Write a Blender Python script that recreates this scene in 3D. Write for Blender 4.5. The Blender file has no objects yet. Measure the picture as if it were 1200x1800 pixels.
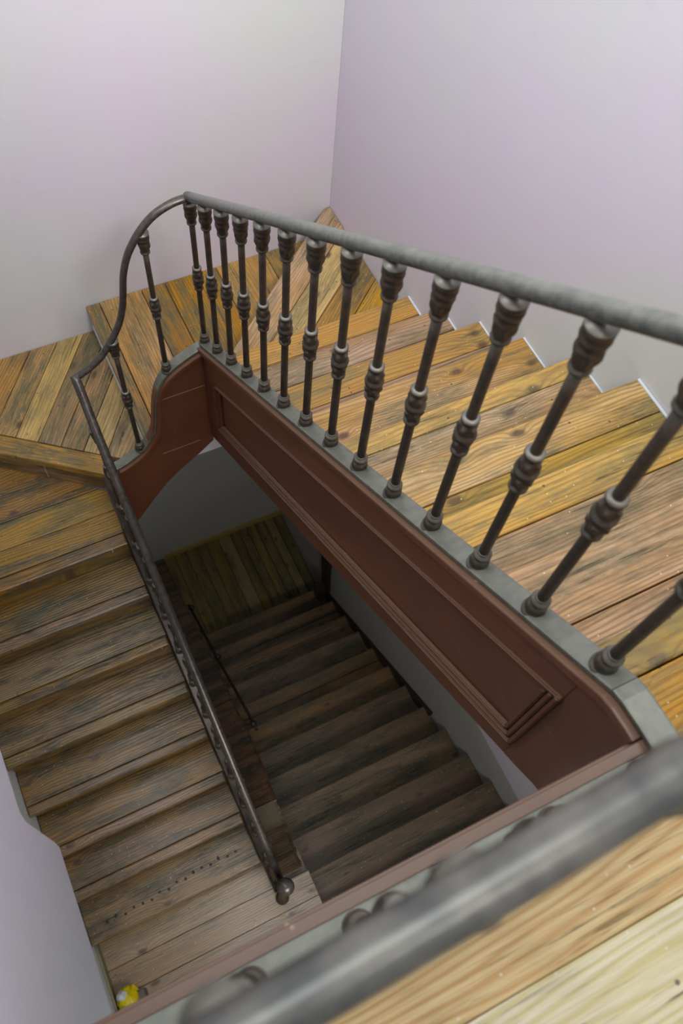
import bpy, bmesh, math, random
from mathutils import Vector, Matrix
from math import sin, cos, pi, radians, atan2, hypot

random.seed(7)
S = bpy.context.scene
COL = S.collection
OZ = 8.12                       # the eye stands this high above the lowest landing

# ------------------------------------------------------------------ camera
YAW, PITCH, ROLL, FPX = 0.585835607, 1.087344454, 0.152903570, 1503.4676
fwd = Vector((sin(YAW)*cos(PITCH), cos(YAW)*cos(PITCH), -sin(PITCH)))
r0 = Vector((cos(YAW), -sin(YAW), 0)); u0 = r0.cross(fwd)
rt = cos(ROLL)*r0 + sin(ROLL)*u0
up = -sin(ROLL)*r0 + cos(ROLL)*u0
cam = bpy.data.cameras.new('camera'); co = bpy.data.objects.new('camera', cam); COL.objects.link(co)
M = Matrix((rt, up, -fwd)).transposed().to_4x4(); M.translation = Vector((0, 0, OZ)); co.matrix_world = M
cam.sensor_fit = 'VERTICAL'; cam.sensor_height = 36; cam.sensor_width = 24
cam.lens = FPX/1800*36; cam.clip_start = .02; cam.clip_end = 60
cam.dof.use_dof = True; cam.dof.focus_distance = 2.9; cam.dof.aperture_fstop = 4.0
S.camera = co

# ------------------------------------------------------------------ light
w = bpy.data.worlds.new('world'); S.world = w; w.use_nodes = True
bg = w.node_tree.nodes['Background']; bg.inputs[0].default_value = (.84, .90, 1, 1); bg.inputs[1].default_value = .9

def area(name, loc, target, sx, sy, power, color, spread=180):
    l = bpy.data.lights.new(name, 'AREA'); l.shape = 'RECTANGLE'; l.size = sx; l.size_y = sy
    l.energy = power; l.color = color; l.spread = radians(spread)
    o = bpy.data.objects.new(name, l); COL.objects.link(o)
    o.location = (loc[0], loc[1], loc[2]+OZ)
    d = Vector((target[0]-loc[0], target[1]-loc[1], target[2]-loc[2])); o.rotation_euler = d.to_track_quat('-Z', 'Y').to_euler()
    return o
area('right_fill', (1.70, .5, .4), (-.34, .3, -1.7), .8, .9, 9, (.96, 1, .98), 110)  # added fill light, not an actual window: brightens the boxed-out wall on the left
area('skylight', (.35, .55, 2.6), (.35, .7, -3), 1.6, 1.4, 60, (.96, 1, .99))
area('landing_window', (.7, -1.15, 1.3), (1.0, 3.21, -2.1), .8, 1.0, 42, (1, .97, .93), 60)
area('side_fill', (-.8, 2.0, .5), (1.7, 1.6, -1.2), 1.4, 1.2, 52, (.94, .95, 1), 150)  # invented out-of-view source, added so the upright walls get more light
area('lower_fill', (.3, -1.1, -3.6), (.5, 3.2, -7.2), 1.0, 1.0, 18, (1, .97, .90), 110)  # unseen fill added to lift the dark lower landing and flights
S.view_settings.view_transform = 'Standard'; S.view_settings.look = 'None'
S.view_settings.gamma = 1; S.view_settings.use_curve_mapping = False
S.view_settings.exposure = -0.06

# ------------------------------------------------------------------ materials
def lin(c): return tuple(((v/255)/12.92 if v/255 <= .04045 else ((v/255+.055)/1.055)**2.4) for v in c) + (1,)

class NT:
    def __init__(s, name):
        s.m = bpy.data.materials.new(name); s.m.use_nodes = True; s.t = s.m.node_tree; s.b = s.t.nodes['Principled BSDF']
    def n(s, typ, **kw):
        x = s.t.nodes.new(typ)
        for k, v in kw.items(): setattr(x, k, v)
        return x
    def l(s, a, b): s.t.links.new(a, b)
    def math(s, op, a, b=None, c=None):
        x = s.n('ShaderNodeMath', operation=op)
        for i, v in enumerate((a, b, c)):
            if v is None: continue
            if isinstance(v, (int, float)): x.inputs[i].default_value = v
            else: s.l(v, x.inputs[i])
        return x.outputs[0]
    def noise(s, vec, scale, detail=3, rough=.5, dist=0):
        x = s.n('ShaderNodeTexNoise'); x.inputs['Scale'].default_value = scale; x.inputs['Detail'].default_value = detail
        x.inputs['Roughness'].default_value = rough; x.inputs['Distortion'].default_value = dist
        if vec is not None: s.l(vec, x.inputs['Vector'])
        return x.outputs['Fac']
    def map(s, vec, sc=(1, 1, 1), loc=(0, 0, 0)):
        x = s.n('ShaderNodeMapping'); x.inputs['Scale'].default_value = sc; x.inputs['Location'].default_value = loc
        s.l(vec, x.inputs['Vector']); return x.outputs[0]
    def ramp(s, fac, stops, interp='LINEAR'):
        x = s.n('ShaderNodeValToRGB'); r = x.color_ramp; r.interpolation = interp
        while len(r.elements) < len(stops): r.elements.new(.5)
        for e, (p, c) in zip(r.elements, stops): e.position = p; e.color = c
        s.l(fac, x.inputs[0]); return x.outputs[0]
    def mix(s, fac, a, b, mode='MIX'):
        x = s.n('ShaderNodeMix', data_type='RGBA', blend_type=mode)
        if isinstance(fac, (int, float)): x.inputs[0].default_value = fac
        else: s.l(fac, x.inputs[0])
        for i, v in ((6, a), (7, b)):
            if isinstance(v, tuple): x.inputs[i].default_value = v
            else: s.l(v, x.inputs[i])
        return x.outputs[2]
    def bump(s, h, strength, dist):
        x = s.n('ShaderNodeBump'); x.inputs['Strength'].default_value = strength; x.inputs['Distance'].default_value = dist
        s.l(h, x.inputs['Height']); s.l(x.outputs[0], s.b.inputs['Normal'])

BW = lambda v: (v, v, v, 1)

def wood(name, base, pale, ring, dirt, ring_w=.0085, dirt_amt=.45, rough=(.38, .62), knot=1., pale_amt=.5, ring_amt=.72, seed=0, coat=.12):
    N = NT(name)
    tc = N.n('ShaderNodeTexCoord'); oi = N.n('ShaderNodeObjectInfo')
    off = N.n('ShaderNodeVectorMath', operation='SCALE'); cb = N.n('ShaderNodeCombineXYZ')
    N.l(oi.outputs['Random'], cb.inputs[0]); N.l(N.math('MULTIPLY', oi.outputs['Random'], 7.31), cb.inputs[1]); N.l(N.math('FRACT', N.math('MULTIPLY', oi.outputs['Random'], 91.7)), cb.inputs[2])
    N.l(cb.outputs[0], off.inputs[0]); off.inputs['Scale'].default_value = 13.7+seed
    ad = N.n('ShaderNodeVectorMath', operation='ADD'); N.l(tc.outputs['Object'], ad.inputs[0]); N.l(off.outputs[0], ad.inputs[1])
    P = ad.outputs[0]
    # knots: sparse stretched cells
    vo = N.n('ShaderNodeTexVoronoi', voronoi_dimensions='2D'); vo.inputs['Scale'].default_value = 1; vo.inputs['Randomness'].default_value = 1
    N.l(N.map(P, (3.3, 6.2, 1)), vo.inputs['Vector'])
    kd = vo.outputs['Distance']
    keep = N.n('ShaderNodeSeparateColor'); N.l(vo.outputs['Color'], keep.inputs[0])
    on = N.math('GREATER_THAN', keep.outputs[0], 1-.45*knot)
    swirl = N.math('MULTIPLY', N.math('POWER', 2.718, N.math('MULTIPLY', kd, -6.5)), on)
    sep = N.n('ShaderNodeSeparateXYZ'); N.l(P, sep.inputs[0])
    big = N.noise(N.map(P, (.9, 5.5, 5.5)), 1, 2, .45)
    ph = N.math('ADD', N.math('MULTIPLY', sep.outputs[1], 2*pi/ring_w*.62), N.math('MULTIPLY', big, 62))
    ph = N.math('ADD', ph, N.math('MULTIPLY', swirl, 22))
    ph = N.math('ADD', ph, N.math('MULTIPLY', N.noise(N.map(P, (5, 60, 60)), 1, 2), 2.2))
    rg = N.math('MULTIPLY_ADD', N.math('SINE', ph), .5, .5)
    rg = N.math('POWER', rg, 2.2)
    fib = N.noise(N.map(P, (9, 260, 120)), 1, 3, .6)
    tone = N.noise(N.map(P, (1.3, 7, 7), (3, 1, 2)), 1, 3, .55)
    c = N.mix(N.ramp(tone, [(.42, BW(0)), (.66, BW(pale_amt))]), base, pale)
    c = N.mix(N.math('MULTIPLY', rg, ring_amt), c, ring)
    c = N.mix(N.math('MULTIPLY', N.ramp(fib, [(.35, BW(1)), (.6, BW(0))]), .45), c, ring)
    # individual board tone
    hv = N.n('ShaderNodeHueSaturation'); N.l(c, hv.inputs['Color'])
    N.l(N.math('MULTIPLY_ADD', N.math('FRACT', N.math('MULTIPLY', oi.outputs['Random'], 37.3)), .36, .80), hv.inputs['Value'])
    N.l(N.math('MULTIPLY_ADD', N.math('FRACT', N.math('MULTIPLY', oi.outputs['Random'], 53.9)), .35, .82), hv.inputs['Saturation'])
    N.l(N.math('MULTIPLY_ADD', N.math('FRACT', N.math('MULTIPLY', oi.outputs['Random'], 11.9)), .02, .498), hv.inputs['Hue'])
    c = hv.outputs[0]
    # knots core
    kc = N.math('MULTIPLY', N.ramp(N.math('ADD', kd, N.math('MULTIPLY', N.noise(N.map(P, (30, 30, 1)), 1, 3), .06)), [(.075, BW(1)), (.15, BW(0))]), on)
    c = N.mix(N.math('MULTIPLY', kc, .85), c, lin((78, 44, 34)))
    # ground-in dirt and worn streaks
    dn = N.noise(N.map(P, (2.2, 11, 11), (9, 4, 1)), 1, 6, .68)
    dn2 = N.noise(N.map(P, (14, 50, 50), (1, 8, 3)), 1, 5, .75)
    dfac = N.math('MULTIPLY', N.math('MULTIPLY', N.ramp(dn, [(.43, BW(0)), (.58, BW(1))]), N.ramp(dn2, [(.36, BW(.35)), (.56, BW(1))])), min(1, dirt_amt*1.5))
    c = N.mix(dfac, c, dirt)
    crack = N.noise(N.map(P, (4, 120, 60), (2, 7, 3)), 1, 4, .7)
    cfac = N.math('MULTIPLY', N.ramp(crack, [(.57, BW(0)), (.66, BW(1))]), N.ramp(dn, [(.42, BW(.1)), (.62, BW(1))]))
    c = N.mix(N.math('MULTIPLY', cfac, .85), c, lin((50, 42, 30)))
    # nail heads and flecks
    sp = N.n('ShaderNodeTexVoronoi', voronoi_dimensions='2D'); sp.inputs['Scale'].default_value = 16; N.l(P, sp.inputs['Vector'])
    spk = N.n('ShaderNodeSeparateColor'); N.l(sp.outputs['Color'], spk.inputs[0])
    c = N.mix(N.math('MULTIPLY', N.ramp(sp.outputs['Distance'], [(.05, BW(1)), (.08, BW(0))]), N.math('MULTIPLY', N.math('GREATER_THAN', spk.outputs[0], .9), .75)), c, lin((52, 42, 34)))
    sq = N.n('ShaderNodeTexVoronoi', voronoi_dimensions='2D'); sq.inputs['Scale'].default_value = 23; N.l(N.map(P, (1, 1, 1), (5, 5, 5)), sq.inputs['Vector'])
    sqk = N.n('ShaderNodeSeparateColor'); N.l(sq.outputs['Color'], sqk.inputs[0])
    c = N.mix(N.math('MULTIPLY', N.ramp(sq.outputs['Distance'], [(.04, BW(1)), (.06, BW(0))]), N.math('MULTIPLY', N.math('GREATER_THAN', sqk.outputs[0], .85), .6)), c, lin((225, 222, 205)))
    N.l(c, N.b.inputs['Base Color'])
    N.l(N.math('MULTIPLY_ADD', dn, rough[1]-rough[0], rough[0]), N.b.inputs['Roughness'])
    h = N.math('ADD', N.math('MULTIPLY', rg, -.5), N.math('MULTIPLY', fib, .6))
    h = N.math('SUBTRACT', h, N.math('MULTIPLY', cfac, 1.5))
    h = N.math('ADD', h, N.math('MULTIPLY', dn, 1.2))
    N.b.inputs['Coat Weight'].default_value = coat; N.b.inputs['Coat Roughness'].default_value = .22
    N.bump(h, .5, .003)
    return N.m

W_HONEY = wood('honey_pine', lin((188, 140, 78)), lin((204, 176, 144)), lin((148, 98, 56)), lin((104, 98, 70)), dirt_amt=.5, pale_amt=.75)
W_YEL = wood('yellow_pine', lin((198, 154, 76)), lin((210, 176, 106)), lin((156, 106, 56)), lin((112, 106, 70)), dirt_amt=.45)
W_WIND = wood('winder_pine', lin((174, 132, 70)), lin((186, 150, 92)), lin((128, 88, 48)), lin((92, 90, 64)), dirt_amt=.6, ring_w=.01)
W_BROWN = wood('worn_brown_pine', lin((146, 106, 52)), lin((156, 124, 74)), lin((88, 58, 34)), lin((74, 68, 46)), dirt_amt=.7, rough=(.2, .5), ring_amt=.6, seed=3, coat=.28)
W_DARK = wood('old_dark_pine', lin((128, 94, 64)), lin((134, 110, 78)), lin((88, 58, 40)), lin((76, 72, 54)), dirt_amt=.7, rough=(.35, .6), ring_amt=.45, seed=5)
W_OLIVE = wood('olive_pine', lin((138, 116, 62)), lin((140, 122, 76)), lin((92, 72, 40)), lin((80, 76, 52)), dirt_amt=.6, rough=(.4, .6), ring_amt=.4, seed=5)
W_NEW = wood('new_pine', lin((222, 184, 122)), lin((228, 208, 168)), lin((188, 132, 70)), lin((196, 176, 128)), dirt_amt=.15, ring_w=.011, rough=(.5, .7), knot=.35, pale_amt=.4, ring_amt=.75)
W_PALE = wood('pale_new_pine', lin((226, 208, 176)), lin((232, 218, 196)), lin((200, 176, 110)), lin((206, 196, 160)), dirt_amt=.1, ring_w=.012, rough=(.5, .7), knot=.2, ring_amt=.7)
W_FLOOR = wood('scuffed_landing_pine', lin((160, 134, 100)), lin((176, 156, 126)), lin((118, 90, 62)), lin((118, 108, 90)), dirt_amt=.5, rough=(.22, .5), ring_amt=.5, seed=3, coat=.4)
W_BRD = wood('rough_brown_timber', lin((128, 98, 78)), lin((146, 120, 98)), lin((78, 54, 42)), lin((58, 50, 44)), dirt_amt=.8, rough=(.35, .6), ring_amt=.5)

def plaster(name, col, col2, scale=1.1, rough=.85):
    N = NT(name); tc = N.n('ShaderNodeTexCoord'); P = tc.outputs['Object']
    a = N.noise(P, scale, 4, .55); b = N.noise(P, 40, 4, .6)
    c = N.mix(N.ramp(a, [(.35, BW(0)), (.65, BW(1))]), col, col2)
    s = N.noise(N.map(P, (2, 2, 9)), 2.5, 6, .7)
    c = N.mix(N.math('MULTIPLY', N.ramp(s, [(.6, BW(0)), (.75, BW(1))]), .12), c, lin((165, 162, 160)))
    N.l(c, N.b.inputs['Base Color']); N.b.inputs['Roughness'].default_value = rough
    N.bump(N.math('ADD', b, N.math('MULTIPLY', a, 2)), .12, .003); return N.m
PL_LAV = plaster('lavender_white_plaster', lin((212, 202, 218)), lin((206, 210, 206)), .7)
PL_WHITE = plaster('white_plaster', lin((200, 212, 208)), lin((214, 206, 216)), .9)
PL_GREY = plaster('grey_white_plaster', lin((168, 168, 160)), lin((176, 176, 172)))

def paint():
    N = NT('oxblood_paint'); tc = N.n('ShaderNodeTexCoord'); P = tc.outputs['Object']
    a = N.noise(P, 2.3, 5, .6); b = N.noise(P, 90, 3)
    c = N.mix(N.ramp(a, [(.35, BW(0)), (.65, BW(1))]), lin((90, 50, 32)), lin((108, 62, 40)))
    v = N.n('ShaderNodeTexVoronoi'); v.inputs['Scale'].default_value = 13; N.l(N.map(P, (1, 1, .45)), v.inputs['Vector'])
    chip = N.math('MULTIPLY', N.ramp(v.outputs['Distance'], [(.045, BW(1)), (.06, BW(0))]), N.ramp(a, [(.45, BW(0)), (.5, BW(1))]))
    c = N.mix(N.math('MULTIPLY', chip, .8), c, lin((190, 165, 120)))
    sc = N.noise(N.map(P, (30, 3, 30)), 1.5, 5, .7)
    c = N.mix(N.math('MULTIPLY', N.ramp(sc, [(.62, BW(0)), (.72, BW(1))]), .25), c, lin((150, 118, 100)))
    geo = N.n('ShaderNodeNewGeometry'); sx = N.n('ShaderNodeSeparateXYZ'); N.l(geo.outputs['Normal'], sx.inputs[0])
    c = N.mix(N.math('MULTIPLY', N.ramp(sx.outputs[2], [(.3, BW(0)), (.75, BW(1))]), .55), c, lin((120, 100, 82)))
    N.l(c, N.b.inputs['Base Color']); N.b.inputs['Roughness'].default_value = .42
    N.bump(N.math('ADD', b, N.math('MULTIPLY', a, 3)), .1, .002); return N.m
RED = paint()

def metal(name, dark, rust, dust, rough=.45, dust_amt=.8, sc=60):
    N = NT(name); tc = N.n('ShaderNodeTexCoord'); P = tc.outputs['Object']
    a = N.noise(P, sc, 4, .6); b = N.noise(P, sc*.25, 4, .6)
    c = N.mix(N.ramp(a, [(.4, BW(0)), (.62, BW(1))]), dark, rust)
    geo = N.n('ShaderNodeNewGeometry'); sx = N.n('ShaderNodeSeparateXYZ'); N.l(geo.outputs['Normal'], sx.inputs[0])
    d = N.math('MULTIPLY', N.ramp(sx.outputs[2], [(.15, BW(0)), (.8, BW(1))]), N.ramp(b, [(.3, BW(.35)), (.7, BW(1))]))
    c = N.mix(N.math('MULTIPLY', d, dust_amt), c, dust)
    N.l(c, N.b.inputs['Base Color']); N.b.inputs['Metallic'].default_value = .35
    N.l(N.math('MULTIPLY_ADD', b, .35, rough-.17), N.b.inputs['Roughness'])
    N.bump(a, .35, .0015); return N.m
IRON = metal('cast_iron', lin((58, 54, 48)), lin((78, 62, 52)), lin((150, 148, 138)))
RAIL = metal('dusty_iron_rail', lin((78, 80, 76)), lin((104, 102, 94)), lin((138, 140, 132)), .42, .75)
RAILD = metal('dark_worn_rail', lin((54, 48, 45)), lin((78, 70, 64)), lin((104, 100, 96)), .33, .5)
STRIP = metal('verdigris_strip', lin((88, 90, 82)), lin((112, 108, 94)), lin((138, 140, 130)), .5, .8, 35)
NRAIL = metal('polished_grey_rail', lin((58, 58, 56)), lin((104, 99, 92)), lin((128, 128, 124)), .34, .35, 16)

def plain(name, col, rough=.5, metal_=0):
    N = NT(name); tc = N.n('ShaderNodeTexCoord'); a = N.noise(tc.outputs['Object'], 30, 3)
    c = N.mix(N.math('MULTIPLY', a, .5), col, tuple(v*.6 for v in col[:3])+(1,))
    N.l(c, N.b.inputs['Base Color']); N.b.inputs['Roughness'].default_value = rough; N.b.inputs['Metallic'].default_value = metal_
    return N.m
YELLOW = plain('yellow_plastic', lin((226, 206, 20)), .35)
WHITEP = plain('white_plastic', lin((214, 220, 226)), .3)
GREYW = plain('grey_block', lin((104, 98, 92)), .7)
SKIRT = plain('greenish_skirting_paint', lin((128, 126, 96)), .5)
YSKIRT = plain('ochre_skirting_wood', lin((170, 146, 80)), .5)
DKTRIM = plain('dark_brown_trim', lin((48, 40, 32)), .45)
KHAKI = plain('concrete_filler', lin((140, 130, 104)), .9)

# ------------------------------------------------------------------ builders (camera-height coordinates, lifted by OZ)
WP = {}
def thing(name, label, cat, loc, group=None):
    o = bpy.data.objects.new(name, None); COL.objects.link(o)
    o.location = (loc[0], loc[1], loc[2]+OZ); WP[o.name] = Vector(o.location)
    o.empty_display_size = .05
    o['label'] = label; o['category'] = cat
    if group: o['group'] = group
    return o
def tag(o, label, cat, group=None):
    o['label'] = label; o['category'] = cat
    if group: o['group'] = group
    return o
def place(name, me, parent, wloc, rotz=0, mat=None, rot=None):
    """wloc in camera-height coordinates"""
    o = bpy.data.objects.new(name, me); COL.objects.link(o)
    W_ = Vector((wloc[0], wloc[1], wloc[2]+OZ)); WP[o.name] = W_
    if parent: o.parent = parent; o.location = W_-WP[parent.name]
    else: o.location = W_
    o.rotation_euler = rot if rot else (0, 0, rotz)
    if mat and not me.materials: me.materials.append(mat)
    return o
def finish(bm, name, smooth=False):
    bmesh.ops.recalc_face_normals(bm, faces=bm.faces)
    me = bpy.data.meshes.new(name); bm.to_mesh(me); bm.free()
    if smooth:
        for p in me.polygons: p.use_smooth = True
    return me
def struct(o): o['kind'] = 'structure'; return o

def board(name, poly, ztop, th, ang, mat, parent=None, bev=.004, label=None, round_front=0):
    """flat board with plan outline poly, grain along angle ang (degrees)"""
    cx = sum(p[0] for p in poly)/len(poly); cy = sum(p[1] for p in poly)/len(poly); a = radians(-ang)
    if sum(poly[i][0]*poly[(i+1) % len(poly)][1]-poly[(i+1) % len(poly)][0]*poly[i][1] for i in range(len(poly))) < 0: poly = poly[::-1]
    bm = bmesh.new()
    loc = [((x-cx)*cos(a)-(y-cy)*sin(a), (x-cx)*sin(a)+(y-cy)*cos(a)) for x, y in poly]
    b = [bm.verts.new((x, y, -th)) for x, y in loc]; t = [bm.verts.new((x, y, 0)) for x, y in loc]
    bm.faces.new(b[::-1]); tf = bm.faces.new(t)
    n = len(loc)
    for i in range(n): bm.faces.new((b[i], b[(i+1) % n], t[(i+1) % n], t[i]))
    if bev: bmesh.ops.bevel(bm, geom=list(tf.edges), offset=bev, segments=2, affect='EDGES', profile=.6)
    me = finish(bm, name)
    o = place(name, me, parent, (cx, cy, ztop), radians(ang), mat)
    if label: o['label'] = label
    return o
def rect(x0, x1, y0, y1): return [(x0, y0), (x1, y0), (x1, y1), (x0, y1)]
def box(name, x0, x1, y0, y1, z0, z1, mat, parent=None, bev=0, label=None):
    bm = bmesh.new(); bmesh.ops.create_cube(bm, size=1)
    for v in bm.verts: v.co = Vector((v.co.x*(x1-x0), v.co.y*(y1-y0), v.co.z*(z1-z0)))
    if bev: bmesh.ops.bevel(bm, geom=list(bm.edges), offset=bev, segments=2, affect='EDGES')
    o = place(name, finish(bm, name), parent, ((x0+x1)/2, (y0+y1)/2, (z0+z1)/2), 0, mat)
    if label: o['label'] = label
    return o
def prism(name, pts, axis, c0, c1, mat, parent=None, bev=0, smooth=False):
    """outline pts in the plane across axis ('x': (y,z); 'y': (x,z)), extruded c0..c1"""
    bm = bmesh.new()
    mx = sum(p[0] for p in pts)/len(pts); mz = sum(p[1] for p in pts)/len(pts); mc = (c0+c1)/2
    def V(p, c): return (c-mc, p[0]-mx, p[1]-mz) if axis == 'x' else (p[0]-mx, c-mc, p[1]-mz)
    A = [bm.verts.new(V(p, c0)) for p in pts]; B = [bm.verts.new(V(p, c1)) for p in pts]
    bm.faces.new(A); bm.faces.new(B[::-1]); n = len(pts)
    for i in range(n): bm.faces.new((A[i], B[i], B[(i+1) % n], A[(i+1) % n]))
    bmesh.ops.recalc_face_normals(bm, faces=bm.faces)
    if bev:
        ed = [e for e in bm.edges if len(e.link_faces) == 2 and e.calc_face_angle(0) > .5]
        bmesh.ops.bevel(bm, geom=ed, offset=bev, segments=2, affect='EDGES')
    w_ = (mc, mx, mz) if axis == 'x' else (mx, mc, mz)
    return place(name, finish(bm, name, smooth), parent, w_, 0, mat)
def tube(name, pts, r, mat, parent=None, seg=16, flat=1., caps=True, rfun=None):
    """swept round bar; flat<1 squashes it vertically"""
    pts = [Vector(p) for p in pts]; c = sum(pts, Vector())/len(pts); bm = bmesh.new(); rings = []
    for i, p in enumerate(pts):
        t = (pts[min(i+1, len(pts)-1)]-pts[max(i-1, 0)]).normalized()
        side = t.cross(Vector((0, 0, 1)))
        if side.length < 1e-3: side = Vector((1, 0, 0))
        side.normalize(); u = side.cross(t).normalized(); rr = r*(rfun(i/(len(pts)-1)) if rfun else 1)
        rings.append([bm.verts.new(p-c+side*rr*cos(2*pi*k/seg)+u*rr*flat*sin(2*pi*k/seg)) for k in range(seg)])
    for a, b in zip(rings, rings[1:]):
        for k in range(seg): bm.faces.new((a[k], a[(k+1) % seg], b[(k+1) % seg], b[k]))
    if caps: bm.faces.new(rings[0][::-1]); bm.faces.new(rings[-1])
    return place(name, finish(bm, name, True), parent, tuple(c), 0, mat)
def strip_sweep(name, pts, half_w, th, mat, parent=None, rise=0):
    """rectangular bar following pts (centre line of its top), width across"""
    pts = [Vector(p) for p in pts]; c = sum(pts, Vector())/len(pts); bm = bmesh.new(); rings = []
    for i, p in enumerate(pts):
        t = (pts[min(i+1, len(pts)-1)]-pts[max(i-1, 0)]); t.normalize()
        side = t.cross(Vector((0, 0, 1))).normalized(); u = side.cross(t).normalized()
        q = [(-1, -1, 0), (-1, -.12, 0), (-.86, 0, 0), (.86, 0, 0), (1, -.12, 0), (1, -1, 0)]
        rings.append([bm.verts.new(p-c+side*half_w*a+u*th*b) for a, b, _ in q])
    n = 6
    for a, b in zip(rings, rings[1:]):
        for k in range(n): bm.faces.new((a[k], a[(k+1) % n], b[(k+1) % n], b[k]))
    bm.faces.new(rings[0][::-1]); bm.faces.new(rings[-1])
    return place(name, finish(bm, name), parent, tuple(c), 0, mat)
def lathe(prof, seg=20, relief=None):
    bm = bmesh.new(); rings = []
    for z, r in prof:
        ring = []
        for k in range(seg):
            a = 2*pi*k/seg; rr = r+(relief(a, z) if relief else 0)
            ring.append(bm.verts.new((rr*cos(a), rr*sin(a), z)))
        rings.append(ring)
    for a, b in zip(rings, rings[1:]):
        for k in range(seg): bm.faces.new((a[k], a[(k+1) % seg], b[(k+1) % seg], b[k]))
    bm.faces.new(rings[0][::-1]); bm.faces.new(rings[-1])
    return finish(bm, 'turned', True)

# ------------------------------------------------------------------ dimensions of the stair
XS, Y0 = .684, 2.291                       # right string plane, far string plane
XW, YW, XL = 1.747, 3.21, -.88             # right, far, left wall
R, G = .1971, .2632
ZA, ZB, ZC, ZF = -3.385, -3.582, -3.779, -5.552
ZU = -1.413
ZP, YP = -8.12, 3.81
zst = lambda y: -1.265-.75*y               # top of the right string
RH = .80

# ------------------------------------------------------------------ the room shell
struct(box('wall_right', XW, XW+.2, -1.2, YW+.2, ZF, 1.9, PL_LAV))
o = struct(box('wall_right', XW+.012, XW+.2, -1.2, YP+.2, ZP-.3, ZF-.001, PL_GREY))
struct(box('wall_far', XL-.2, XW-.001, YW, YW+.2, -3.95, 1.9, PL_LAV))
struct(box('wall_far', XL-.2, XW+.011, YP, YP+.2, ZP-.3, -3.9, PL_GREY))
struct(box('wall_left', XL-.2, XL-.001, -1.2, YP, ZP-.3, 1.9, PL_WHITE))
struct(box('wall_near', XL, XW-.001, -1.4, -1.2, ZF, 1.9, PL_WHITE))
struct(box('ceiling', XL-.2, XW+.2, -1.4, -.2, 1.9, 2.0, PL_WHITE))
# boxed-out wall beside the near landing, its lower edge stepping over the flight below
prism('wall_left', [(-1.19, ZU-.66), (.405, ZU-.66), (.412, -2.035), (.425, -1.80), (.44, -1.775), (1.15, -1.745), (1.15, 1.2), (-1.19, 1.2)], 'x', -.44, -.34, PL_WHITE, bev=.003)
bpy.data.objects['wall_left.001']['kind'] = 'structure'
# plaster undersides
struct(box('ceiling', .34, XW-.002, Y0+.024, YW-.002, -3.90, -3.74, PL_WHITE))
struct(box('ceiling', XL, .339, Y0+.30, YW+.1, -4.20, -4.05, PL_WHITE))
struct(box('ceiling', XL, XW+.01, YW+.201, YP-.001, -3.99, -3.80, PL_WHITE))
o = prism('ceiling', [(Y0+.01, zst(Y0)-.72), (.05, zst(.05)-.70), (.05, zst(.05)-.67), (Y0+.01, zst(Y0)-.69)], 'x', .72, XW-.002, PL_WHITE); struct(o)
struct(box('ceiling', -.339, XW-.002, -1.19, .028, -2.07, -2.00, PL_WHITE))

# ------------------------------------------------------------------ upper landing floor
fl = struct(box('floor', -.338, XW-.002, -1.19, -.058, -1.99, ZU-.031, W_NEW))
for i, (a, b, m_) in enumerate([(-.060, -.1995, W_NEW), (-.2005, -.345, W_PALE), (-.348, -.49, W_PALE), (-.493, -.65, W_NEW), (-.653, -.8, W_NEW), (-.803, -.98, W_PALE), (-.983, -1.18, W_NEW)]):
    board('plank', rect(-.336, XW-.004, b, a), ZU, .03, 0, m_, fl)

# ------------------------------------------------------------------ flight on the right, going down away from the camera
rf = thing('stair_flight', 'honey coloured pine stair flight descending along the right wall behind the iron balusters', 'stairs', (1.2, 1.1, ZB))
yk = lambda k: 2.333-G*k; zk = lambda k: -3.188+R*k
front = {0: .12, 1: .13, 2: .125, 3: .23, 4: .075, 5: .135, 6: .11, 7: .17, 8: .09, 9: .12}
x0t = XS+.028
for k in range(0, 10):
    zt = zk(k) if k < 9 else ZU
    yf = yk(k); yb = yk(k+1)-.03 if k < 9 else -.058
    if k == 9: yf = yk(9)+.0
    fr = front[k]; mf = [W_YEL, W_HONEY][k in (1, 3, 5, 7)]; mr = [W_HONEY, W_YEL][k in (8, 5)]
    if k == 9:
        board('tread_board', rect(x0t, XW-.003, -.056, max(yf, .0)), zt, .034, 0, W_YEL, rf, .006); yf = .0
    else:
        board('nosing_board', rect(x0t, XW-.003-.0*k, yf-fr, yf), zt, .034, random.uniform(-.4, .4), mf, rf, .007)
        board('tread_board', rect(x0t, XW-.003, yb, yf-fr-.0035), zt-.001, .034, random.uniform(-.4, .4), mr, rf, .003)
    if k < 9:
        box('plaster_bead', XW-.009-random.uniform(0, .003), XW-.0015, yb+.03, yf-.004, zt-.003, zt+.003, WHITEP, rf)
        box('riser', x0t, XW-.004, yf-.05, yf-.028, zt-R+.001, zt-.035, W_HONEY, rf)
box('riser', x0t, XW-.004, -.053, -.031, zk(8)+.001, ZU-.035, W_HONEY, rf)

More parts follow.
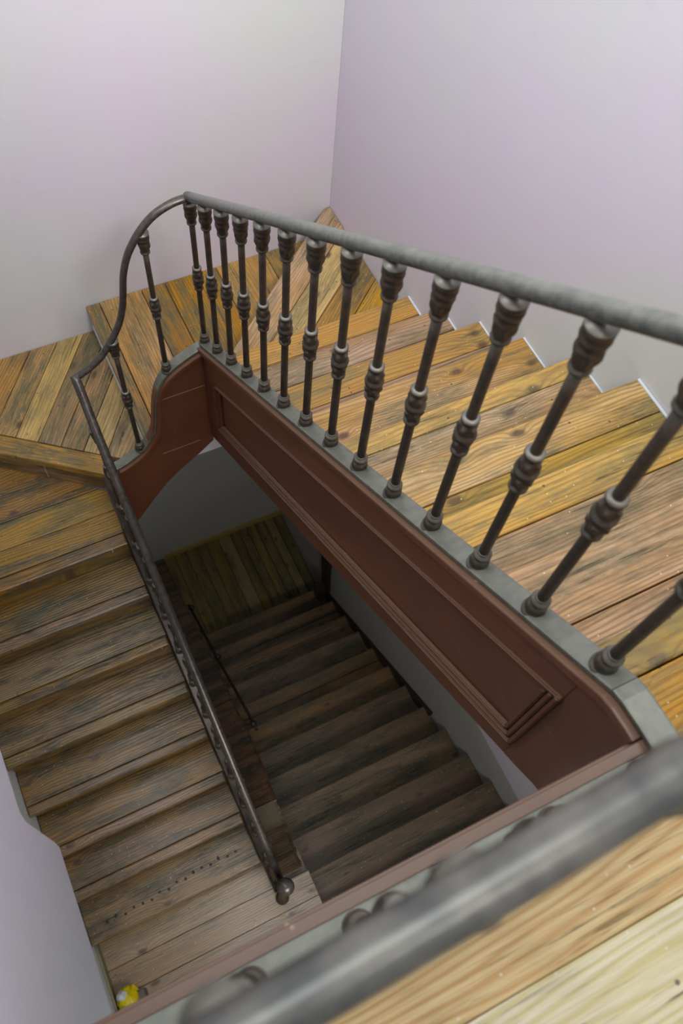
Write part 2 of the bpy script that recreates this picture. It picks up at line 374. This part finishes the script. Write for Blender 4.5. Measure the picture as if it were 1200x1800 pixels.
# ------------------------------------------------------------------ winders
def clip(poly, p, n, keep):   # half-plane clip: keep side where (q-p).n*keep >= 0
    out = []
    f = lambda q: ((q[0]-p[0])*n[0]+(q[1]-p[1])*n[1])*keep
    for i in range(len(poly)):
        a, b = poly[i], poly[(i+1) % len(poly)]; fa, fb = f(a), f(b)
        if fa >= 0: out.append(a)
        if (fa >= 0) != (fb >= 0):
            t = fa/(fa-fb); out.append((a[0]+(b[0]-a[0])*t, a[1]+(b[1]-a[1])*t))
    return out
def winder(t, poly, z, ang, cuts, origin, mats, th=.034, gap=.0035, name='plank'):
    """split poly by lines parallel to ang at offsets cuts from origin"""
    d = radians(ang); n = (-sin(d), cos(d)); cs = [-9]+list(cuts)+[9]
    for i in range(len(cs)-1):
        p1 = (origin[0]+n[0]*(cs[i]+gap/2), origin[1]+n[1]*(cs[i]+gap/2)); p2 = (origin[0]+n[0]*(cs[i+1]-gap/2), origin[1]+n[1]*(cs[i+1]-gap/2))
        q = clip(clip(poly, p1, n, 1), p2, n, -1) if True else poly
        if len(q) >= 3:
            ar = abs(sum(q[j][0]*q[(j+1) % len(q)][1]-q[(j+1) % len(q)][0]*q[j][1] for j in range(len(q))))/2
            if ar > .0008: board(name, q, z-random.uniform(0, .0015), th, ang, mats[i % len(mats)], t, .004)
YN = Y0+.022                                # back face of the far string
wa = thing('winder_step', 'uppermost triangular winder step reaching into the far right wall corner', 'step', (1.3, 2.7, ZA))
pA = [(.70, YN+.03), (.70, 2.318), (XW-.003, 2.318), (XW-.003, YW-.003), (XW-.06, YW-.003), (.64, YN)]
pA = [(.665, YN), (XW-.003, YN), (XW-.003, YW-.003), (XW-.03, YW-.003)]
winder(wa, pA, ZA, 39.5, (-.62, -.43, -.285, -.135), (.665, YN), [W_WIND, W_YEL, W_WIND, W_YEL, W_HONEY])
d = (cos(radians(39.5)), sin(radians(39.5))); nn = (-d[1], d[0])
def vplank(name, a, b, z0, z1, th, mat, parent):    # upright board between two plan points
    L = hypot(b[0]-a[0], b[1]-a[1]); bm = bmesh.new(); bmesh.ops.create_cube(bm, size=1)
    for v in bm.verts: v.co = Vector((v.co.x*L, v.co.y*th, v.co.z*(z1-z0)))
    return place(name, finish(bm, name), parent, ((a[0]+b[0])/2, (a[1]+b[1])/2, (z0+z1)/2), atan2(b[1]-a[1], b[0]-a[0]), mat)
vplank('riser', (.70, YN+.01), (XW-.05, YW-.05), ZB+.001, ZA-.035, .02, W_WIND, wa)
wb = thing('winder_step', 'middle winder step of lengthwise boards between the curved far string and far wall', 'step', (.9, 2.8, ZB))
pB = [(.335, YN), (.69, YN), (XW-.02, YW-.06), (XW-.04, YW-.003), (.335, YW-.003)]
winder(wb, pB, ZB, 90, (-.30, -.073), (.335, YN), [W_WIND]) if False else None
for a, b, m_ in [(.335, .405, W_WIND), (.409, .636, W_HONEY), (.64, .768, W_WIND), (.772, 1.062, W_WIND), (1.066, 1.35, W_YEL), (1.354, 1.73, W_WIND)]:
    q = clip(clip(pB, (a, 0), (1, 0), 1), (b, 0), (1, 0), -1)
    board('plank', q, ZB-random.uniform(0, .0015), .036, 90, m_, wb, .006 if a < .34 else .003)
box('riser', .362, .382, YN+.001, YW-.004, ZC+.001, ZB-.037, W_WIND, wb)
wc = thing('winder_step', 'lowest wide winder step with diagonal boards and a thick front nosing board', 'step', (-.2, 2.8, ZC))
cN = (.106, 2.318); dn = radians(143.5); dv = (cos(dn), sin(dn)); nv = (sin(dn), -cos(dn))       # nv points to the back (+x,+y)
pC = [(XL+.003, 1.5), (.345, 1.5), (.345, YW-.003), (XL+.003, YW-.003)]
pC = clip(pC, cN, nv, 1)
pC = clip(pC, (0, Y0+.02), (0, 1), 1) if False else pC
pNos = clip(pC, (cN[0]+nv[0]*.105, cN[1]+nv[1]*.105), nv, -1)
pNos = clip(pNos, (.124, 0), (1, 0), -1)
board('nosing_board', pNos, ZC, .045, 143.5, W_WIND, wc, .012)
pCb = clip(pC, (cN[0]+nv[0]*.109, cN[1]+nv[1]*.109), nv, 1); pCb = clip(pCb, (0, YN), (0, 1), 1)
a52 = radians(53.5); n52 = (-sin(a52), cos(a52)); w0 = .06
winder(wc, pCb, ZC-.001, 53.5, [w0+.118*i-.59 for i in range(0, 14)], (.06, 3.2), [W_WIND, W_YEL, W_WIND])
q0 = (cN[0]+nv[0]*.03-dv[0]*.0, cN[1]+nv[1]*.03); Lc = (XL+.02-q0[0])/dv[0]
vplank('riser', q0, (q0[0]+dv[0]*Lc, q0[1]+dv[1]*Lc), ZC-R+.002, ZC-.046, .02, W_BROWN, wc)
b = box('landing_edge_block', 0, .01, 0, .01, 0, .01, W_WIND) ; bpy.data.objects.remove(b)

# ------------------------------------------------------------------ flight on the left, coming down toward the camera
lf = thing('stair_flight', 'worn brown pine stair flight descending toward the camera on the left of the well', 'stairs', (-.4, 1.2, ZF))
GL = .22; yl = lambda k: 1.792-GL*k; zl = lambda k: -4.173-R*k
xLs = lambda y: .15-.03*y                  # inner string, left face
nos = {-1: .07, 0: .06, 1: .055, 2: .06, 3: .05, 4: .055, 5: .06, 6: .0}
for k in range(-1, 7):
    zt = zl(k); yf = yl(k); yb = yl(k-1)+.03; xr = xLs(yf)-.004; xr2 = xLs(yb)-.004
    f = nos[k]
    if k == -1:
        # first tread is the triangular remainder under the winder nosing
        pl = [(XL+.003, yf+f+.0035), (xr, yf+f+.0035), (.10, 2.33), (XL+.003, 3.2)]
        p1 = clip(pl, (0, yf+.21), (0, 1), -1); p2 = clip(pl, (0, yf+.2135), (0, 1), 1)
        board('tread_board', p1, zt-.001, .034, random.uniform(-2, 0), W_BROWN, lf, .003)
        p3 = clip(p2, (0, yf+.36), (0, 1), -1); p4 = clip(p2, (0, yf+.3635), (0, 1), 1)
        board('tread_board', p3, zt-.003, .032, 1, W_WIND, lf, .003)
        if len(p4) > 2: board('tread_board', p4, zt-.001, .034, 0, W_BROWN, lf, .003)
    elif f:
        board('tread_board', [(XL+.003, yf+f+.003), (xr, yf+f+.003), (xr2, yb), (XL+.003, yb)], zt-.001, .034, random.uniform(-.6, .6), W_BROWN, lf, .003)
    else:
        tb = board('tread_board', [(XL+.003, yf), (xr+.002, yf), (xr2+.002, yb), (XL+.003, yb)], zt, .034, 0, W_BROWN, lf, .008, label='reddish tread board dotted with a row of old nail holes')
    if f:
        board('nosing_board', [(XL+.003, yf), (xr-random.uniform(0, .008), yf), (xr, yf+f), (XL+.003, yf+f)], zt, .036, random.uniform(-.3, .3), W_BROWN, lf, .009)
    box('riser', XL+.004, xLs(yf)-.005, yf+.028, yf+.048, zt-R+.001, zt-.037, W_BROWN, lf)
# nail holes in the lowest tread
for i in range(16):
    nx = XL+.12+i*.052; ny = yl(6)+.075+.05*(i/16)+random.uniform(-.012, .012)
    me = lathe([(0, .008), (.0006, .0075)], 8); o = place('nail_hole', me, lf, (nx, ny, zl(6)+.0003), 0, DKTRIM); o.scale = (1, random.uniform(.8, 1.6), 1)

# ------------------------------------------------------------------ landing at the foot of the left flight
ff = struct(box('floor', XL+.001, .14, -1.19, .489, ZF-.2, ZF-.031, W_FLOOR))
box('joist', .141, .362, -1.19, .325, ZF-.2, ZF-.031, W_BRD, ff)
for a, b in [(.33, .489), (.18, .327), (.03, .177), (-.12, .027), (-.27, -.123), (-.45, -.273), (-.65, -.453), (-.9, -.653), (-1.18, -.903)]:
    x1 = .372 if b < .4 else .13
    if a == .33: board('plank', [(XL+.003, a), (.16, a), (.16, b), (XL+.003, b)], ZF, .03, 0, W_FLOOR, ff, .002)
    else: board('plank', rect(XL+.003, .374, a, b), ZF, .03, 0, W_FLOOR, ff, .002)
box('joist', .141, .365, .3255, .50, ZF-.45, ZF-.012, W_BRD, ff)
struct(box('floor', XL-.2, XW+.2, -1.4, YP+.2, ZP-.45, ZP-.31, GREYW))
struct(box('baseboard_left', XL, XL+.014, -1.18, .50, ZF+.001, ZF+.09, SKIRT))

# ------------------------------------------------------------------ lowest flight, down away from the camera again
df = thing('stair_flight', 'dim dark wood stair flight at the bottom of the well above the lower landing', 'stairs', (1.1, 1.6, ZP))
yd = lambda j: .33+.246*j; zd = lambda j: -5.92-.2*j
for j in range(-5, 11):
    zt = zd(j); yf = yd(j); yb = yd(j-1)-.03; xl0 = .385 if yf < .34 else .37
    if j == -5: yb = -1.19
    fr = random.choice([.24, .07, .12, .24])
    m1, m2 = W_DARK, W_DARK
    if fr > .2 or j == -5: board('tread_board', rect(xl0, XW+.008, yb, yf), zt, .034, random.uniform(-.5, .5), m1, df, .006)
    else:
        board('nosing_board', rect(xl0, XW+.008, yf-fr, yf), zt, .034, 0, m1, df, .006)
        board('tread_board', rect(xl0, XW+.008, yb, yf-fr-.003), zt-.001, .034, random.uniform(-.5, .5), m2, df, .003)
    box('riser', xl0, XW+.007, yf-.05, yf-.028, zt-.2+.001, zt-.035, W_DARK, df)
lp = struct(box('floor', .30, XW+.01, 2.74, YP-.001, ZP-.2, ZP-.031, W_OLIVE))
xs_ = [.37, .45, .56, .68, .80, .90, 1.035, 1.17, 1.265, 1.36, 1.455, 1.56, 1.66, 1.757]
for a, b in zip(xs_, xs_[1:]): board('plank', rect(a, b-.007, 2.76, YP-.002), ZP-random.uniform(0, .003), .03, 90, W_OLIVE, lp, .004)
struct(box('baseboard_far', .46, XW+.01, YP-.02, YP-.001, ZP+.001, ZP+.07, YSKIRT))
# wall under the left flight, capped with rough timber following the lowest flight
zc = lambda y: -5.0-.82*y
capx = lambda y: .335+.08*(y-.345)/1.0 if y < 1.345 else .415+.01*(y-1.345)
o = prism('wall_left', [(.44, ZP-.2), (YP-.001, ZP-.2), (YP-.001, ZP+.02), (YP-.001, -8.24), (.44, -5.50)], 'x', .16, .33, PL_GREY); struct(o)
tb = thing('timber_curb', 'rough splintered brown timber curb running down beside the dark lowest flight', 'curb', (.3, .4, ZF-.3))
def cap(y0, y1, mat, name='timber_board', dz=0, xr=0, xl=.155):
    bm = bmesh.new(); n = 10; A = []
    for i in range(n+1):
        y = y0+(y1-y0)*i/n; z = zc(y)+dz; jx = random.uniform(-.006, .006)+xr
        A.append([bm.verts.new((x-.3, y-y0, zz)) for x, zz in ((xl, z-.10), (xl, z), (capx(y)+jx-.02, z), (capx(y)+jx, z-.02), (capx(y)+jx, z-.13))])
    for a, b in zip(A, A[1:]):
        for q in range(5): bm.faces.new((a[q], a[(q+1) % 5], b[(q+1) % 5], b[q]))
    bm.faces.new(A[0][::-1]); bm.faces.new(A[-1])
    return place(name, finish(bm, name), tb, (.3, y0, 0), 0, mat)
cap(.345, .62, W_BRD, dz=.012); cap(.625, .80, KHAKI, 'filler_patch', dz=-.004); cap(.805, 1.7, W_BRD); cap(1.705, 2.60, W_BRD, dz=.006); cap(2.605, 3.80, W_BRD)
# dark string along the right wall of the lowest flight
dk = thing('wall_string', 'dark skirting string along the grey wall beside the lowest stair flight', 'skirting', (1.74, 2.0, ZP))
zdl = lambda y: -5.92-.2/.246*(y-.33)
prism('skirting_board', [(.98, zdl(.98)-.12), (2.79, zdl(2.79)-.12), (2.79, zdl(2.79)+.035), (.98, zdl(.98)+.02)], 'x', XW-.012, XW+.010, DKTRIM, dk)
prism('upright_end', [(2.62, -7.72), (2.70, -7.76), (2.76, -7.30), (2.80, -7.0), (2.66, -6.92), (2.66, -7.3)], 'x', XW-.05, XW+.010, DKTRIM, dk, bev=.008)
box('end_block', XW-.14, XW-.052, 2.60, 2.70, -7.72, -7.50, DKTRIM, dk, .012)

# ------------------------------------------------------------------ strings and their panels
rs = thing('stair_string', 'long oxblood red panelled string under the main row of balusters', 'string board', (XS, 1.1, -3))
ypts = [Y0-.022, 1.9, 1.5, 1.1, .7, .3, .135, .085]
top = [(y, zst(y)-.012) for y in ypts[:-1]]+[(.088, -1.372), (.05, -1.367), (.025, -1.367)]
dep = lambda y: .64+.085*min(1, (y-.05)/2.0)
bot = [(.028, -1.94), (.06, -1.955)]+[(y, zst(y)-dep(y)+random.uniform(-.003, .003)) for y in (.11, .2, .4, .7, 1.0, 1.3, 1.6, 1.9, 2.1, Y0-.022)]
prism('string_board', top+bot, 'x', .672, .704, RED, rs, bev=.002)
# framed surround (raised) around a sunk panel
pl, pr_ = 2.13, .155
pt = lambda y: zst(y)-(.165+.03*(y-.15)); pb = lambda y: zst(y)-(.545+.02*min(1, (y-.15)))
ring_o = [(ypts[0], top[0][1]-.05), (.13, zst(.13)-.07), (.08, -1.43), (.03, -1.43), (.03, -1.935), (.06, -1.95), (ypts[0], zst(Y0)-.715)]
def slopebar(name, y0, y1, f0, f1, x0, x1, mat, parent, bev=.002):
    return prism(name, [(y0, f0(y0)), (y1, f0(y1)), (y1, f1(y1)), (y0, f1(y0))], 'x', x0, x1, mat, parent, bev)
XF = .660
slopebar('top_rail', ypts[0], pr_, lambda y: zst(y)-.03, lambda y: pt(y), XF, .671, RED, rs)
slopebar('bottom_rail', ypts[0], pr_, lambda y: pb(y), lambda y: zst(y)-dep(y)+.002, XF, .671, RED, rs)
prism('end_stile', [(pr_, zst(pr_)-.03), (.1, zst(.1)-.03), (.085, -1.39), (.03, -1.39), (.03, -1.93), (.06, -1.945), (.11, zst(.11)-dep(.11)+.002), (pr_, zst(pr_)-dep(pr_)+.002)], 'x', XF, .671, RED, rs, .0)
prism('end_stile', [(pl, pt(pl)), (ypts[0], pt(ypts[0])), (ypts[0], pb(ypts[0])), (pl, pb(pl))], 'x', XF, .671, RED, rs, .0)
# moulding around the panel: stepped bars, proud of the surround
for dw, x0, hh in ((0, .647, .012), (.016, .652, .012), (.032, .656, .014)):
    if dw == 0: slopebar('panel_moulding', pl-dw, pr_+dw, lambda y: pt(y)-dw-hh, lambda y: pt(y)-dw, .652, .671, RED, rs, .003)
    slopebar('panel_moulding', pl-dw, pr_+dw, lambda y: pb(y)+dw, lambda y: pb(y)+dw+hh, x0, .671, RED, rs, .003)
    for ye, s in ((pl-dw, -1), (pr_+dw, 1)):
        ya, yb_ = sorted((ye, ye+s*.012))
        prism('panel_moulding', [(ya, pt(ya)-dw), (yb_, pt(yb_)-dw), (yb_, pb(yb_)+dw), (ya, pb(ya)+dw)], 'x', x0, .671, RED, rs, .003)
# top moulding and metal strip
path = [(Y0+.012, zst(Y0+.012)), (1.7, zst(1.7)), (1.1, zst(1.1)), (.6, zst(.6)), (.3, zst(.3)), (.16, zst(.16)), (.115, zst(.115)), (.09, -1.342), (.05, -1.338), (-.03, -1.338)]
for dx, dz, hw, th in ((-.031, -.020, .010, .020), (-.024, -.044, .008, .018)):
    strip_sweep('top_moulding', [(XS+dx, y, z+dz) for y, z in path[:-1]]+[(XS+dx, .03, -1.338+dz)], hw, th, RED, rs)
strip_sweep('capping_strip', [(XS, y, z) for y, z in path[:7]], .026, .012, STRIP, rs)
strip_sweep('capping_strip', [(XS, .113, zst(.113)+.001), (XS, .09, -1.341), (XS, .045, -1.337), (XS, -.046, -1.3365)], .026, .012, STRIP, rs)

# far curved string
cs = thing('stair_string', 'curved swan neck oxblood string crossing the far end of the well', 'string board', (.4, Y0, -3.5))
sw = [(.684, -3.0), (.64, -3.008), (.574, -3.040), (.515, -3.078), (.470, -3.122), (.437, -3.185), (.416, -3.255), (.404, -3.339), (.394, -3.42), (.378, -3.492), (.345, -3.562), (.30, -3.622), (.246, -3.662), (.193, -3.690), (.12, -3.712)]
sb = [(.12, -4.36), (.16, -4.31), (.206, -4.25), (.25, -4.185), (.326, -4.077), (.39, -3.99), (.455, -3.923), (.52, -3.87), (.591, -3.812), (.64, -3.765), (.668, -3.74)]
swf = [(x-(.008 if x > .2 else 0), z-.012) for x, z in sw]; swf[0] = (.668, -3.012)
prism('string_board', swf+sb, 'y', Y0-.018, Y0+.016, RED, cs, bev=0)
def smooth_path(p, n=4):
    out = []
    for i in range(len(p)-1):
        a = p[max(i-1, 0)]; b_ = p[i]; c = p[i+1]; d_ = p[min(i+2, len(p)-1)]
        for j in range(n):
            t = j/n
            out.append(tuple(.5*((2*b_[q])+(-a[q]+c[q])*t+(2*a[q]-5*b_[q]+4*c[q]-d_[q])*t*t+(-a[q]+3*b_[q]-3*c[q]+d_[q])*t**3) for q in range(len(b_))))
    out.append(tuple(p[-1])); return out
sws = smooth_path(sw, 3)
strip_sweep('capping_strip', [(x, Y0+.004, z+.004) for x, z in sws], .024, .012, STRIP, cs)
strip_sweep('top_moulding', [(x+.006, Y0-.026, z-.014) for x, z in sws[:-2]], .009, .018, RED, cs)
# board joints of the curved string (thin paint cracks, built as battens of filler)
for x0, x1, z_ in ((.425, .655, -3.262), (.40, .60, -3.70)):
    prism('paint_crack', [(x0, z_-.004), (x1, z_), (x1, z_+.002), (x0, z_-.001)], 'y', Y0-.0195, Y0-.017, KHAKI, cs)

# left string
ls = thing('stair_string', 'narrow dark brown string carrying the balusters of the left flight', 'string board', (.13, 1.2, -5))
zls = lambda y: -3.69-.895*(Y0-y)
yy = [Y0-.024, 2.0, 1.6, 1.2, .8, .5, .30]
def skew(name, f0, f1, w0_, w1_, mat, parent):
    bm = bmesh.new(); A = []
    for y in yy:
        xa, xb = xLs(y)+w0_, xLs(y)+w1_
        A.append([bm.verts.new((x-.12, y-1.2, z+5)) for x, z in ((xa, f0(y)), (xa, f1(y)), (xb, f1(y)), (xb, f0(y)))])
    for a, b_ in zip(A, A[1:]):
        for q in range(4): bm.faces.new((a[q], a[(q+1) % 4], b_[(q+1) % 4], b_[q]))
    bm.faces.new(A[0][::-1]); bm.faces.new(A[-1])
    return place(name, finish(bm, name), parent, (.12, 1.2, -5), 0, mat)
skew('string_board', lambda y: max(zls(y)-.62, ZF-.02) if y < .6 else zls(y)-.62, lambda y: zls(y)-.012, .002, .052, W_BRD, ls)
strip_sweep('capping_strip', [(xLs(y)+.028, y, zls(y)) for y in yy], .026, .011, RAILD, ls)

# near string
ns = thing('stair_string', 'brown moulded string below the big blurred near handrail', 'string board', (.2, 0, -1.7))
NY = -.020; ZS = -1.338
box('string_board', -.338, .671, NY-.022, NY+.026, -1.99, ZS-.013, RED, ns)
box('string_board', .672, .70, NY-.022, NY+.026, -1.99, ZS-.013, RED, ns)
strip_sweep('capping_strip', [(-.337, NY, ZS), (.2, NY, ZS), (XS-.027, NY, ZS)], .026, .012, STRIP, ns)
strip_sweep('top_moulding', [(-.337, NY+.036, ZS-.014), (.2, NY+.036, ZS-.014), (XS-.02, NY+.036, ZS-.018)], .010, .020, RED, ns)
strip_sweep('top_moulding', [(-.337, NY+.042, ZS-.040), (.2, NY+.042, ZS-.040), (XS-.034, NY+.042, ZS-.040)], .009, .016, RED, ns)
box('soffit_bead', -.337, .668, .024, .044, -2.05, -1.995, WHITEP, ns)

# ------------------------------------------------------------------ iron balusters
def leaf(amp, n, tw):
    return lambda a, z: amp*(.6*sin(n*a+z*tw)+.4*sin(n*a-z*tw*1.3+1))
def prof_knop():
    h = .062
    pts = [(-h, .0125), (-h+.006, .0185), (-h+.012, .0185), (-h+.016, .0145), (-h+.024, .0165), (-h+.036, .0195), (-h+.048, .0205), (-h+.054, .0170), (-h+.060, .0225), (-h+.068, .0232), (-h+.074, .0180),
           (-h+.082, .0195), (-h+.094, .0190), (-h+.104, .0160), (-h+.110, .0145), (-h+.114, .0185), (-h+.120, .0185), (-h+.124, .0125)]
    return pts
MEb = {}
def build_meshes():
    def rel(amp, n, tw, zs):
        f = leaf(amp, n, tw)
        return lambda a, z: f(a, z) if any(z0 < z < z1 for z0, z1 in zs) else 0
    def dense(p, step=.004):
        out = []
        for (z0, r0_), (z1, r1_) in zip(p, p[1:]):
            k = max(1, int(abs(z1-z0)/step))
            for i in range(k): out.append((z0+(z1-z0)*i/k, r0_+(r1_-r0_)*i/k))
        out.append(p[-1]); return out
    MEb['shaft'] = lathe([(0, .0118), (.2, .0114), (.4, .0108), (.6, .0108), (.775, .0114)], 14)
    MEb['foot'] = lathe(dense([(0, .0245), (.006, .0245), (.009, .020), (.020, .0215), (.032, .0200), (.042, .0155), (.045, .0150), (.048, .0195), (.055, .0195), (.058, .0145), (.066, .0120)]), 20, rel(.0013, 6, 90, [(.009, .042)]))
    MEb['knop'] = lathe(dense(prof_knop()), 24, rel(.003, 5, 110, [(-.045, -.014), (.014, .045)]))
    MEb['capital'] = lathe(dense([(0, .0125), (.004, .0180), (.009, .0185), (.012, .0150), (.022, .0175), (.040, .0205), (.055, .0225), (.062, .0190), (.066, .0225), (.076, .0245), (.082, .0210), (.086, .0240), (.100, .0245)]), 24, rel(.003, 6, 85, [(.013, .058)]))
    for m_ in MEb.values(): m_.materials.append(IRON)
build_meshes()
def baluster(parent, x, y, z, h=.785, top_cut=0):
    sh = place('baluster', MEb['shaft'], parent, (x, y, z), random.uniform(0, 6))
    sh.scale = (1, 1, h/.785)
    # sub-parts in the baluster's own frame
    for nm, key, zz in (('foot', 'foot', 0), ('knop', 'knop', .40*h/.785), ('capital', 'capital', h-.098)):
        o = bpy.data.objects.new(nm, MEb[key]); COL.objects.link(o); o.parent = sh
        o.location = (0, 0, zz*.785/h); o.scale = (1, 1, .785/h); o.rotation_euler = (0, 0, random.uniform(0, 6))
    return sh
# main balustrade
mb = thing('balustrade', 'grey green iron handrail and fourteen balusters sloping down along the right flight', 'balustrade', (XS, 1.2, -2.2))
DY = .164
for i in range(14):
    y = Y0-DY*i
    if i == 13: y = .159
    baluster(mb, XS, y, zst(y)-.002, .775)
zr = lambda y: zst(y)+RH
rp = [(Y0+.015, zr(Y0+.015)), (1.9, zr(1.9)), (1.4, zr(1.4)), (.9, zr(.9)), (.5, zr(.5)), (.25, zr(.25)), (.15, zr(.15)), (.11, -.548), (.07, -.541), (.02, -.54)]
tube('handrail', [(XS, y, z) for y, z in smooth_path(rp, 3)], .0185, RAIL, mb, 20, .92)
# far balustrade
fb = thing('balustrade', 'dark curved swan neck handrail with two balusters at the far end', 'balustrade', (.4, Y0, -3))
for x, zb, h_ in ((.498, -3.092, .805), (.301, -3.622, .825)):
    baluster(fb, x, Y0+.002, zb, h_)
rr = [(.700, -2.190), (.66, -2.186), (.617, -2.192), (.565, -2.212), (.523, -2.242), (.478, -2.292), (.438, -2.355), (.414, -2.415), (.398, -2.476), (.386, -2.55), (.372, -2.622), (.347, -2.70), (.313, -2.766), (.27, -2.83), (.235, -2.873), (.18, -2.915), (.122, -2.945)]
tube('handrail', [(x, Y0, z) for x, z in smooth_path(rr, 3)], .0165, RAILD, fb, 16, .8)
# left balustrade
lb = thing('balustrade', 'dark worn handrail over the left flight, seen almost from above its balusters', 'balustrade', (.15, 1.2, -4))
zlr = lambda y: -2.94-.75*(Y0-y) if False else zls(y)+.76
lr = []
for y in (Y0+.004, 2.24, 2.111, 1.9, 1.66, 1.4, 1.188, .95, .751, .5, .30):
    lr.append((.178-.028*y+(.004 if y > 2.2 else 0), y, zls(y)+.755))
tube('handrail', smooth_path(lr, 2), .0195, RAILD, lb, 16, .9)
for i in range(12):
    y = 2.13-.152*i
    baluster(lb, xLs(y)+.030, y, zls(y)-.002, .735)
# newel at the foot
npost = thing('newel_post', 'short dark newel post topped by a ball finial at the foot of the left flight', 'newel post', (.172, .255, ZF))
me = lathe([(0, .040), (.02, .040), (.03, .030), (.2, .024), (.5, .021), (.8, .021), (.92, .024), (.94, .034), (.96, .034), (.975, .020), (1.03, .018)], 20)
place('post', me, npost, (.172, .255, ZF+.001), 0, IRON)
bm = bmesh.new(); bmesh.ops.create_uvsphere(bm, u_segments=24, v_segments=14, radius=.043); place('ball_finial', finish(bm, 'ball', True), npost, (.172, .243, ZF+1.07), 0, RAILD)
# near balustrade
nb = thing('balustrade', 'thick blurred grey handrail crossing the bottom foreground with foreshortened balusters', 'balustrade', (.2, 0, -.9))
for i in range(6):
    baluster(nb, .615-.164*i, NY, ZS-.001, .775)
tube('handrail', [(-.335, -.032, -.556), (-.1, -.029, -.556), (.1, -.0235, -.556), (.3, -.017, -.555), (.5, -.0125, -.553), (.62, -.010, -.55), (.66, -.006, -.548), (.679, .005, -.545), (XS, .02, -.542)], .0190, NRAIL, nb, 28)

# wall handrail of the lowest flight
wh = thing('wall_handrail', 'thin black iron wall handrail on knobbed brackets beside the lowest flight', 'handrail', (.46, 1.7, -6.3))
zwh = lambda y: -5.10-.82*y
tube('rod', [(.478, 1.38, zwh(1.38)), (.476, 1.7, zwh(1.7)), (.466, 2.2, zwh(2.2)), (.462, 3.0, zwh(3.0))], .011, DKTRIM, wh, 10)
for y in (1.44, 2.22, 2.95):
    bm = bmesh.new(); bmesh.ops.create_uvsphere(bm, u_segments=16, v_segments=10, radius=.027); place('knob', finish(bm, 'knob', True), wh, (.474, y, zwh(y)), 0, DKTRIM)
    tube('bracket', [(.468, y, zwh(y)), (.44, y, zwh(y)-.01), (.425, y, zwh(y)-.02)], .012, DKTRIM, wh, 10)
    bm = bmesh.new(); bmesh.ops.create_cone(bm, cap_ends=True, segments=16, radius1=.035, radius2=.03, depth=.02)
    place('wall_plate', finish(bm, 'plate'), wh, (.423, y, zwh(y)-.022), 0, DKTRIM, rot=(0, pi/2, 0))
# ------------------------------------------------------------------ bag and offcut on the landing below
bag = thing('plastic_bag', 'crumpled yellow and white plastic bag on the lower landing beside the left wall', 'bag', (-.82, .12, ZF))
def crumple(name, c, sx, sy, sz, mat, seed):
    rnd = random.Random(seed); bm = bmesh.new(); bmesh.ops.create_icosphere(bm, subdivisions=3, radius=1)
    dirs = [Vector((rnd.gauss(0, 1), rnd.gauss(0, 1), rnd.gauss(0, 1))).normalized() for _ in range(14)]
    for v in bm.verts:
        n = v.co.normalized(); f = min(1.0, min(1/max(.01, n.dot(q)+.15) for q in dirs if n.dot(q) > .2) if any(n.dot(q) > .2 for q in dirs) else 1)
        f = .72+.28*f+.12*sin(7*n.x+seed)*sin(6*n.y)*sin(5*n.z+1); v.co = Vector((n.x*sx*f, n.y*sy*f, max(n.z*sz*f, -sz*.8)))
    me = finish(bm, name); return place(name, me, bag, (c[0], c[1], c[2]), 0, mat)
crumple('yellow_panel', (-.805, .135, ZF+.055), .060, .085, .060, YELLOW, 2)
crumple('white_panel', (-.822, .178, ZF+.075), .036, .030, .050, WHITEP, 5)
crumple('white_panel', (-.826, .085, ZF+.092), .048, .042, .062, WHITEP, 9)
bm = bmesh.new()
vs = [bm.verts.new(v) for v in ((-.05, -.02, 0), (.05, -.01, 0), (.0, .05, .0), (.055, .03, .09), (-.01, .0, .03))]
bmesh.ops.convex_hull(bm, input=bm.verts); place('tied_corner', finish(bm, 'corner'), bag, (-.785, .16, ZF+.03), .4, YELLOW)
tag(prism('wood_offcut', [(-.775, ZF+.001), (-.70, ZF+.001), (-.712, ZF+.05), (-.765, ZF+.055)], 'y', .075, .165, GREYW, None, .003), 'small grey wooden offcut lying next to the yellow bag', 'offcut')
